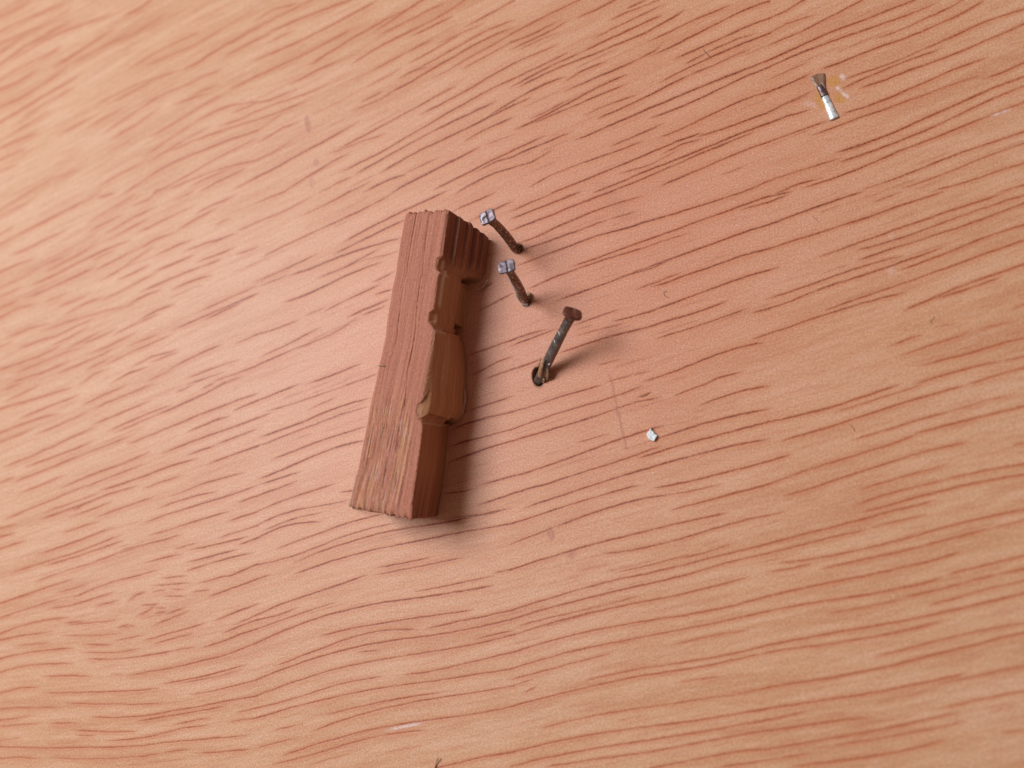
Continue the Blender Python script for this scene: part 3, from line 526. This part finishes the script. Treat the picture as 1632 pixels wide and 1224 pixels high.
def metal(name, dark, light, pale, palef, met, ro, sc=900, bmp=.45):
    b = NB(name); geo = b.t.nodes.new('ShaderNodeTexCoord').outputs['Object']
    n1 = b.noise(geo, sc, 4, .65, .5); n2 = b.noise(geo, sc*2.2, 4, .6, 1.0)
    c = b.mix(b.ramp(n1, .38, .64), dark, light)
    c = b.mix(b.ramp(n2, .62-palef, .70-palef, 0, .8), c, pale)
    b.L(c, b.b.inputs['Base Color']); b.b.inputs['Metallic'].default_value = met
    b.L(b.ramp(n1, .3, .7, ro-.12, ro+.15), b.b.inputs['Roughness']); b.bump(n2, bmp, .00010)
    return b.m
M_SHANK = metal('worn_rusty_steel', (0.055, 0.030, 0.024), (0.24, 0.135, 0.095), (0.55, 0.50, 0.45), .07, .5, .36)
M_SHANK3 = metal('worn_grey_steel', (0.10, 0.085, 0.085), (0.24, 0.20, 0.185), (0.30, 0.22, 0.17), .04, .6, .42)
M_HEAD = metal('flat_cut_steel', (0.11, 0.08, 0.098), (0.22, 0.175, 0.205), (0.60, 0.62, 0.68), .03, .5, .42, 600, .30)
M_RUST = metal('red_brown_rusty_steel', (0.135, 0.045, 0.032), (0.22, 0.085, 0.062), (0.25, 0.13, 0.10), .0, .35, .42)
M_SILVER = metal('bright_steel', (0.42, 0.47, 0.50), (0.93, 0.97, 0.98), (0.05, 0.04, 0.04), .00, .35, .26, 700)
M_DARKST = metal('dark_steel', (0.10, 0.06, 0.065), (0.20, 0.13, 0.13), (0.3, .3, .35), .0, .6, .35)
def plain(name, col, ro=.6, var=.25, sc=1200):
    b = NB(name); geo = b.t.nodes.new('ShaderNodeTexCoord').outputs['Object']
    n = b.noise(geo, sc, 3, .6)
    b.L(b.mix(b.ramp(n, .3, .7), tuple(x*(1-var) for x in col), tuple(min(1, x*(1+var)) for x in col)), b.b.inputs['Base Color'])
    b.b.inputs['Roughness'].default_value = ro; b.bump(n, .4, .0001); return b.m
M_PAINT = plain('white_paint', (0.74, 0.80, 0.84), .5, .12)
M_FIBRE = plain('pale_wood_fibre', (0.42, 0.27, 0.19), .7, .4, 2500)
M_FIBRED = plain('brown_wood_fibre', (0.32, 0.18, 0.10), .75, .5, 2500)
M_GLUE = plain('white_dust', (0.52, 0.50, 0.46), .7, .35, 2500)
M_HAIR = plain('dark_hair', (0.10, 0.05, 0.04), .5, .2)
M_BRASS = plain('brown_tarnished_steel', (0.22, 0.115, 0.07), .38, .35, 500)

# ------------------------------------------------------------------ the broken stick
HB = 11.2*MM
TOPR = [(713,333),(709,360),(706,378),(703,400),(702,408),(696,412),(694,424),(696,430),(702,434),(698,442),(693,481),(690.5,493),(684.6,498),(683,512),(689,520),(692.5,526),(691,531),
        (687,560),(682,584),(672.7,638),(664,648),(663,655),(667,668),(672.7,674),(671.5,693),(665.6,740),(658.5,787),(655,827)]
BOTR = [(778,381),(777,397),(776,404),(774,420),(773,432),(771,439),(768,445),(757,452),(755,458),(757,465),(751,497),(749,507),(747,516),(742,529),(728,532),(726,537),(738,545),
        (743,580),(743,604),(741,648),(739,659),(736,666),(728,674),(713,680),(712.5,697),(709,744),(702,790),(697,822)]
TOPL = [(646,338),(644,351),(637,389),(631,431),(625.5,458),(618,503),(612,546),(605,577),(599,606),(593,630),(586,668),(579,704),(570,748),(562,782),(556,807)]
def cum(poly, z):
    P = [at(u, v, z) for u, v in poly]; s = [0]
    for a, q in zip(P, P[1:]): s.append(s[-1]+(q-a).length)
    return P, [x/s[-1] for x in s]
def samp(P, s, t):
    t = min(max(t, 0), 1)
    for k in range(len(s)-1):
        if t <= s[k+1] or k == len(s)-2:
            f = (t-s[k])/(s[k+1]-s[k]); return P[k].lerp(P[k+1], f)
def iron(poly, groups):
    q = list(poly)
    for a, z_ in groups:
        for i in range(a+1, z_): f = (i-a)/(z_-a); q[i] = (poly[a][0]*(1-f)+poly[z_][0]*f, poly[a][1]*(1-f)+poly[z_][1]*f)
    return q
PR, SR = cum(TOPR, HB)
PRs = [at(u, v, HB) for u, v in iron(TOPR, ((4, 8), (10, 15), (18, 23)))]
PBs = [at(u, v, 0.15*MM) for u, v in iron(BOTR, ((12, 16),))]; PL, SL = cum(TOPL, HB)
PB = [at(u, v, 0.15*MM) for u, v in BOTR]
NT = 620
NA, NS, NL = 60, 46, 4
stick = empty('wood_stick', at(690, 600, 0)); 
tag(stick, 'rough reddish brown stick of wood with notched right side lying on the board', 'wood stick')
vs, fs, uvs, torn, pol, flu_glo = [], [], [], [], [], []
axis_dir = (PL[-1]-PL[0]).normalized(); across = Vector((-axis_dir.y, axis_dir.x, 0)); 
if across.x < 0: across = -across
def fn(x, y, z=0.): return mnoise.noise(Vector((x, y, z)))
LENMM = (PR[-1]-PR[0]).length/MM
for r in range(NT+1):
    t = r/NT
    # station index on the right-hand polylines
    for k in range(len(SR)-1):
        if t <= SR[k+1] or k == len(SR)-2: break
    f = (t-SR[k])/(SR[k+1]-SR[k]); R_ = PR[k].lerp(PR[k+1], f); B_ = PB[k].lerp(PB[k+1], f); Rs = PRs[k].lerp(PRs[k+1], f); Bs = PBs[k].lerp(PBs[k+1], f)
    L_ = samp(PL, SL, t); vmm = t*LENMM
    seg = 0 if t < SR[7] else (1 if t < SR[15] else (2 if t < SR[22] else 3))
    segpol = (0.0, 1.0, 1.0, .75)[seg]
    if seg == 0: segpol = max(0, min(1, (t-SR[3])/(SR[6]-SR[3])))*.8
    if seg == 3: segpol = .75*max(0, 1-max(0, (t-SR[25])/(1-SR[25])))
    notch = max([max(0, min(1, 2.4-abs(t-SR[q])/(.0040 if q != 13 else .0055))) for q in (7, 13, 22)])
    R_ = R_ + across*(0.10*MM*fn(vmm*1.7, 3.1)+0.06*MM*fn(vmm*6, 9))
    L_ = L_ + across*(0.06*MM*fn(vmm*.4, 7.7)+0.06*MM*fn(vmm*5, 2))
    endj = 0.0
    if t < .03: endj = (1-t/.03)
    if t > .97: endj = (t-.97)/.03
    row = []
    # underside of the left wall
    wid = (R_-L_).length/MM; wids = (Rs-L_).length/MM
    for q in range(NL):
        g = q/NL; p = L_.lerp(Vector((L_.x, L_.y, 0))+across*.8*MM, 1-g); row.append((p, (-(1-g)*11, vmm), 0, 0, 0))
    for q in range(NA+1):
        g = q/NA; u = g*wid; p = L_.lerp(R_, g)
        tv = .8*max(0, min(1, (t-.60+.06*fn(u*2.5, 3))/.10))*max(0, 1-max(0, (g-.78)/.1))*(1 if g > .02 else .3)
        z = 0.12*fn(u*.8, vmm*.02, 1)+0.06*fn(u*3.4, vmm*.03, 5)+0.045*fn(u*9, vmm*.12, 2)
        z += tv*(0.20*fn(u*2.4, vmm*.05, 8)+0.10*fn(u*6, vmm*.16, 3)) - .9*max(0, .06-abs(g-(.20-.12*(t-.8)*5)))/.06*.35*(tv if t > .84 else 0)
        z -= 0.15*math.exp(-((u-wids*(.27-.05*t))/.09)**2)*max(0, min(1, (.55-t)/.1)) + 0.20*math.exp(-((u-wids*(.60+.02*math.sin(t*4)))/.08)**2)*(1 if t < .75 else .3)*(.7+.5*fn(vmm*.3, 2))
        z -= .3*max(0, (1-g)-.96)/.04*.6 + .1*max(0, g-.98)/.02
        z *= MM
        ej = Vector((0, 0, 0))
        if endj: 
            ej = axis_dir*(0.55*MM*fn(u*1.4, 20+(t > .5)*30)+.3*MM*fn(u*5, 60))*endj; z -= .35*MM*endj**3
        row.append((p+Vector((0, 0, z))+ej, (u, vmm), tv, 0, 0))
    for q in range(1, NS+1):
        g = q/NS; p = Rs.lerp(Bs, g)+(R_-Rs)*max(0, 1-g/.11)+(B_-Bs)*max(0, (g-.8)/.2); out = Vector((across.x, across.y, .35)).normalized()
        bl = segpol/.8 if seg == 0 else 1
        bul = ((.10*(1-bl)+.15*bl) if seg == 0 else (0, .15, .60, .30)[seg])*math.sin(math.pi*g**.75)+((-.30*bl) if seg == 0 else (0, -.30, .08, -.15)[seg])*min(1, g/.05)*min(1, (1-g)/.08)
        if seg == 0:
            stp = [0, .22, .45, .62, .80, 1.01]; kk = max(i_ for i_ in range(len(stp)) if g >= stp[i_]); lo, hi = stp[kk], stp[min(kk+1, 5)]
            ff = (g-lo)/(hi-lo); bul += .62*(1-ff)**.6*(1 if kk else .2)*(1-segpol) + .12*fn(g*22, vmm*.12, 4)
        else: bul += .08*fn(g*16, vmm*.06, 4+seg)
        if seg == 1: bul -= .75*max(0, min(1, (g-.62)/.08))
        bul -= notch*1.9*max(0, min(1, (g-.70)/.06))*min(1, (1-g)/.04)
        bul += .10*fn(g*9, vmm*1.6, 11)*notch
        ej = axis_dir*(0.5*MM*fn(g*5, 33+(t > .5)*9)*endj)
        fl_glo = max(0, math.exp(-((t-SR[8])/.004)**2)*(g < .25), math.exp(-((t-SR[15])/.007)**2)*(.03 < g < .28), math.exp(-((t-SR[23])/.003)**2)*(g < .85)*.6, (seg == 2)*.55*(math.exp(-((g-.40)/.03)**2)+.7*math.exp(-((g-.30)/.02)**2))*min(1, max(0, (t-SR[15])/.03))*min(1, max(0, (SR[19]-t)/.05)), (seg == 1)*1.6*math.exp(-((g-.15)/.04)**2)*max(0, min(1, (t-SR[9]+.07)/.02))*max(0, min(1, (SR[11]-t)/.02)))  # lengthwise streaks are painted gloss highlights; the rest are pale torn chips
        row.append((p+out*bul*MM+ej, (wid+g*11, vmm), 0, segpol, fl_glo*(.55+.3*fn(g*40, vmm*9))))
    for (p, uv, a, bb, cc) in row:
        vs.append(p); uvs.append(uv); torn.append(a); pol.append(bb); flu_glo.append(max(0, cc))
    NW = len(row)
for r in range(NT):
    for q in range(NW-1):
        a = r*NW+q; fs.append((a, a+NW, a+NW+1, a+1))
# broken end caps
for r, flip in ((0, False), (NT, True)):
    base = r*NW; m = len(vs); cen = sum((vs[base+q] for q in range(NW)), Vector())/NW
    cen += axis_dir*(-.1*MM if r == 0 else .1*MM); cen.z = HB*.5
    vs.append(cen); uvs.append((3, r)); torn.append(0); pol.append(0); flu_glo.append(0)
    for q in range(NW-1):
        fs.append((m, base+q, base+q+1) if not flip else (m, base+q+1, base+q))
    fs.append((m, base+NW-1, base) if not flip else (m, base, base+NW-1))
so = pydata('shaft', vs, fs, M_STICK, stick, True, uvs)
NROW = NL+NA+1+NS
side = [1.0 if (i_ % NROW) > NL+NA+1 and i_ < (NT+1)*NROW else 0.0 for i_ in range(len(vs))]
for nm, arr in (('torn', torn), ('polish', pol), ('fluff_gloss', flu_glo), ('side', side)):
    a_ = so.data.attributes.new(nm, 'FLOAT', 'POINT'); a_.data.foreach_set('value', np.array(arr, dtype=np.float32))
bm = bmesh.new(); bm.from_mesh(so.data); bmesh.ops.recalc_face_normals(bm, faces=bm.faces); bm.to_mesh(so.data); bm.free()
so.data.set_sharp_from_angle(angle=math.radians(38))

def tube(pts, radii, seg=8, flat=1.0, jit=0.0, upv=Vector((0, 0, 1))):
    vs, fs = [], []
    n = len(pts)
    for i in range(n):
        d = (pts[min(i+1, n-1)]-pts[max(i-1, 0)]).normalized()
        a = d.cross(upv); a = a.normalized() if a.length > 1e-6 else Vector((1, 0, 0)); c = a.cross(d)
        for k in range(seg):
            th = 2*math.pi*k/seg; rr = radii[i]*(1+jit*random.uniform(-1, 1))
            vs.append(pts[i]+a*math.cos(th)*rr+c*math.sin(th)*rr*flat)
    for i in range(n-1):
        for k in range(seg): fs.append((i*seg+k, i*seg+(k+1) % seg, (i+1)*seg+(k+1) % seg, (i+1)*seg+k))
    fs.append(tuple(range(seg-1, -1, -1))); fs.append(tuple((n-1)*seg+k for k in range(seg)))
    return vs, fs
def curve_pts(px, n=14):
    P = [at(u, v, z*MM) for u, v, z in px]; out = []
    for i in range(n):
        t = i/(n-1)*(len(P)-1); k = min(int(t), len(P)-2); f = t-k
        p0, p1, p2, p3 = P[max(k-1, 0)], P[k], P[k+1], P[min(k+2, len(P)-1)]
        out.append(.5*((2*p1)+(p2-p0)*f+(2*p0-5*p1+4*p2-p3)*f*f+(3*p1-p0-3*p2+p3)*f**3))
    return out
def taper(n, r, a=.25, b_=.25): return [r*MM*(a+(1-a)*min(1, 4*i/(n-1)))*(b_+(1-b_)*min(1, 4*(1-i/(n-1)))) for i in range(n)]
def sliver(name, px, r, mat, parent=None, flat=.5, n=14):
    v, f = tube(curve_pts(px, n), taper(n, r), 7, flat, .25); return pydata(name, v, f, mat, parent)
M_CURL = plain('pale_pink_shaving', (0.46, 0.27, 0.21), .6, .35, 2500)
sliver('splinter', [(759,462,.6),(766,460,.5),(772,454,.6),(778,445,1.2)], .22, M_CURL, stick, .4)
sliver('splinter', [(737,666,.5),(738,652,.8),(741,638,1.0),(740,626,1.2),(738,613,1.4)], .26, M_CURL, stick, .5)
sliver('splinter', [(600,583,10.9),(606,582,11.5),(614,583,11.4)], .09, M_FIBRE, stick)
sliver('splinter', [(556,807,.6),(560,800,4),(566,776,8.5),(570,752,10.2)], .35, M_FIBRE, stick, .6)
sliver('splinter', [(709,748,2),(713,732,2.4),(711,716,3)], .06, M_FIBRE, stick)

# ------------------------------------------------------------------ nails
def frame(ax, tw):
    ax = ax.normalized(); ref = Vector((1, 0, 0)); a = (ref-ax*ref.dot(ax)).normalized(); c = ax.cross(a)
    a2 = a*math.cos(tw)+c*math.sin(tw); return a2, ax.cross(a2)
def nail(label, pts_px, r_mm, hw, hd, hth, tw, m_head, m_shank, cleft=True, round_p=6.5, cone=.5, lump=0.05):
    P = curve_pts(pts_px, 26)
    root = empty('nail', Vector((P[0].x, P[0].y, 0)))
    tag(root, label, 'nail', None)
    n = len(P); rad = []
    for i in range(n):
        t = i/(n-1); rr = r_mm*(1-.10*math.exp(-((t-.85)/.1)**2)+.06*fn(t*9, r_mm*30+tw)); rad.append(rr*MM)
    v, f = tube(P, rad, 20, 1.0, .03); pydata('shank', v, f, m_shank, root)
    ax = (P[-1]-P[-3]).normalized(); a, c = frame(ax, tw); O = P[-1]
    ns = 110; vs, fs = [], []
    prof = [(-cone-.15, r_mm*1.0, True), (-cone*.55, None, .55), (-.04, None, .93), (0.05, None, 1.0), (hth-.07, None, 1.0), (hth-.01, None, .96), (hth, None, .86)]+[(hth, None, .86-.06*q_) for q_ in range(1, 14)]
    for (h, rr, sc) in prof:
        for k in range(ns):
            th = 2*math.pi*k/ns; ct, st = math.cos(th), math.sin(th)
            rad_ = 1/((abs(ct)**round_p+abs(st)**round_p)**(1/round_p))
            if sc is True: x, y = rr*ct, rr*st
            else: x, y = hw*.5*rad_*ct*sc, hd*.5*rad_*st*sc
            wob = 1+lump*fn(ct*1.5+tw*3, st*1.5, h*1.5+hw)
            z = h
            if sc is not True and h >= hth-.03:
                z += .05*fn(x*1.6, y*1.6, tw*7)
                if cleft: z -= .26*math.exp(-((x-.12)/.085)**2)
                elif hw > 2.6: z -= .22*math.exp(-(x/.5)**2)
            vs.append(O+(a*x*wob+c*y*wob+ax*z)*MM)
    for q in range(len(prof)-1):
        for k in range(ns): fs.append((q*ns+k, q*ns+(k+1) % ns, (q+1)*ns+(k+1) % ns, (q+1)*ns+k))
    fs.append(tuple((len(prof)-1)*ns+k for k in range(ns))); fs.append(tuple(range(ns-1, -1, -1)))
    pydata('head', vs, fs, m_head, root)
    return root
n1 = nail('upper of the two upright nails beside the stick, with a square silvery head', [(829,404,-1.5),(822,397,.2),(810,380,4),(795,362,8.5),(778,347,12.4)], .74, 2.5, 2.1, .50, .28, M_HEAD, M_SHANK)
n2 = nail('lower upright nail beside the stick, head split by a line, pale dust on its shank', [(840,490,-1.5),(837,480,.2),(829,461,4),(818,442,8.5),(808,426,12.2)], .70, 2.65, 2.0, .45, .16, M_HEAD, M_SHANK)
n3 = nail('leaning grey nail with reddish brown head, rising from a dark hole in the board', [(856,612,-2.0),(862,600,.3),(873,576,2.4),(893,536,6.0),(911,502,9.0)], .84, 3.0, 2.3, .6, .2, M_RUST, M_SHANK3, False, 3.6, .75, .10)

# nail lying flush in a shallow keyhole groove
lie = empty('nail', at(1318, 155, 0)); tag(lie, 'small bright silver nail lying flat at upper right, with brown flared head', 'nail')
P = curve_pts([(1307,137,.1),(1314,152,.15),(1320,166,.2),(1325,178,.22),(1330,189,.15)], 22)
v, f = tube(P, [(.44+.014*i)*MM*(1+.16*fn(i*.7, 4)) for i in range(22)], 16, .5, .06)
sh = pydata('shank', v, f, M_SILVER, lie)
v, f = tube(P[:7], [.60*MM*(1+.06*fn(i*.6, 8)) for i in range(7)], 16, .5, .04); pydata('neck', v, f, M_DARKST, lie)
hp = [(1291,122.5),(1302,117.5),(1314,116.5),(1315,127),(1315,135),(1316,141),(1305,144),(1300,137),(1294,129)]
def slab(name, px, z0, z1, mat, parent, inset=.12, topj=0.0):
    bot = [at(u, v, z0*MM) for u, v in px]; top = [at(u, v, z1*MM) for u, v in px]
    cen = sum(top, Vector())/len(top); n = len(px); vs = bot+[p.lerp(cen, .02) for p in top]+[p.lerp(cen, inset)+Vector((0, 0, (.06+topj*random.uniform(-1, 1))*MM)) for p in top]+[cen+Vector((0, 0, .06*MM))]
    fs = []
    for q in range(2):
        for k in range(n): fs.append((q*n+(k+1) % n, q*n+k, (q+1)*n+k, (q+1)*n+(k+1) % n)[::1])
    for k in range(n): fs.append((2*n+k, 3*n, 2*n+(k+1) % n))
    o = pydata(name, vs, fs, mat, parent, False)
    bm = bmesh.new(); bm.from_mesh(o.data); bmesh.ops.recalc_face_normals(bm, faces=bm.faces); bm.to_mesh(o.data); bm.free()
    return o
slab('head', hp, -.2, .30, M_BRASS, lie, .3, .08)

# torn fibres at the nail feet
def fibres(name, label, lst, mat, cat='wood splinter'):
    root = None; vs, fs = [], []
    for px, r in lst:
        v, f = tube(curve_pts(px, 8), taper(8, r), 6, .5, .3); k = len(vs); vs += v; fs += [tuple(i+k for i in q) for q in f]
    o = pydata(name, vs, fs, mat); tag(o, label, cat); return o
fibres('torn_fibre', 'brown torn wood fibre standing up against the foot of the leaning nail', [([(863,610,-.3),(861,598,1.5),(863,585,2.9),(867,573,3.8)],.36),([(870,609,-.3),(872,598,1.2),(872,586,2.4)],.36),([(875,607,0),(878,600,.5),(876,592,1.0)],.26),([(856,585,.2),(860,578,.7),(862,569,1.2)],.15),([(866,611,-.2),(867,603,1.0)],.3)], M_FIBRED)
fibres('torn_fibre', 'pale fuzz and chips stuck down the left side of the lower upright nail', [([(831,483,.2),(826,474,1.8),(822,462,4),(815,448,6.4),(812,441,7.2)],.30),([(832,480,.5),(836,484,.5),(841,483,.4)],.22),([(838,487,.2),(842,484,.3)],.15)], M_GLUE)
fibres('torn_fibre', 'dark ragged wood fibre round the foot of the lower upright nail', [([(840,466,.2),(844,468,.6),(842,474,.9)],.25),([(845,476,0),(845,470,.5)],.2)], M_FIBRED)
fibres('torn_fibre', 'ragged wood fibre round the foot of the upper upright nail', [([(822,388,.3),(826,389,.7),(829,393,.5)],.25),([(826,402,0),(829,396,.6)],.25)], M_FIBRED)
# white paint scratches on the leaning nail: slivers just on its skin
sc_root = n3
for px in ([(877,561,4.2),(876,568,3.9),(875,575,3.3)], [(872,575,3.2),(875,571,3.5),(879,572,3.4)], [(883,541,6.2),(885,547,5.8),(888,548,5.7)], [(890,528,7.3),(893,535,6.9)], [(874,582,2.8),(876,579,3.0)]):
    sliver('paint_scratch', px, .13, M_GLUE, n3, .6, 8)
sliver('paint_scratch', [(772,343,13.2),(768,346,13.1),(768,351,13.0)], .12, M_PAINT, n1, .5, 8)

# paint flake
flk = slab('paint_flake', [(1036.5,681),(1039,686),(1042,689),(1044.5,692.5),(1047,693.5),(1045,698),(1042,703),(1038.5,702),(1034,700),(1032.5,697),(1030.5,693),(1031.5,689.5),(1034.5,687)], .05, .6, M_PAINT, None, .18, .16)
tag(flk, 'tiny white paint flake lying alone on the board right of the nails', 'paint flake')
# hairs and specks
def hair(label, px, r=.026, mat=M_HAIR, nm='hair', cat='hair'):
    P = curve_pts(px, 16); v, f = tube(P, [r*MM]*16, 6); o = pydata(nm, v, f, mat); tag(o, label, cat)
hair('short dark splinter standing at the bottom edge of the photo below the stick', [(693,1226,.1),(695,1217,.3),(698,1208,.6)], .09, M_FIBRED, 'wood_splinter', 'wood splinter')
hair('thin curled hair on the bare board at the far right', [(1486,517,.08),(1484,511,.1),(1488,507,.12),(1489,504,.08)])
hair('tiny looped hair right of the leaning nail head', [(1066,474,.06),(1060,472,.1),(1058,466,.12),(1063,464,.08)])
hair('fine short hair on the board straight below the flat silver nail', [(1296,345,.06),(1300,349,.1),(1305,353,.06)])
hair('short dark fibre lying across the grain near the top of the board', [(1121,79,.08),(1126,85,.12),(1133,92,.06)], .05)
hair('short brown fibre above the white paint flake', [(1022,632,.05),(1028,630,.1),(1034,626,.05)], .07, M_FIBRED, 'wood_splinter', 'wood splinter')
hair('short brown fibre in the right half of the board below the middle', [(1355,677,.05),(1359,682,.1),(1362,687,.05)], .07, M_FIBRED, 'wood_splinter', 'wood splinter')
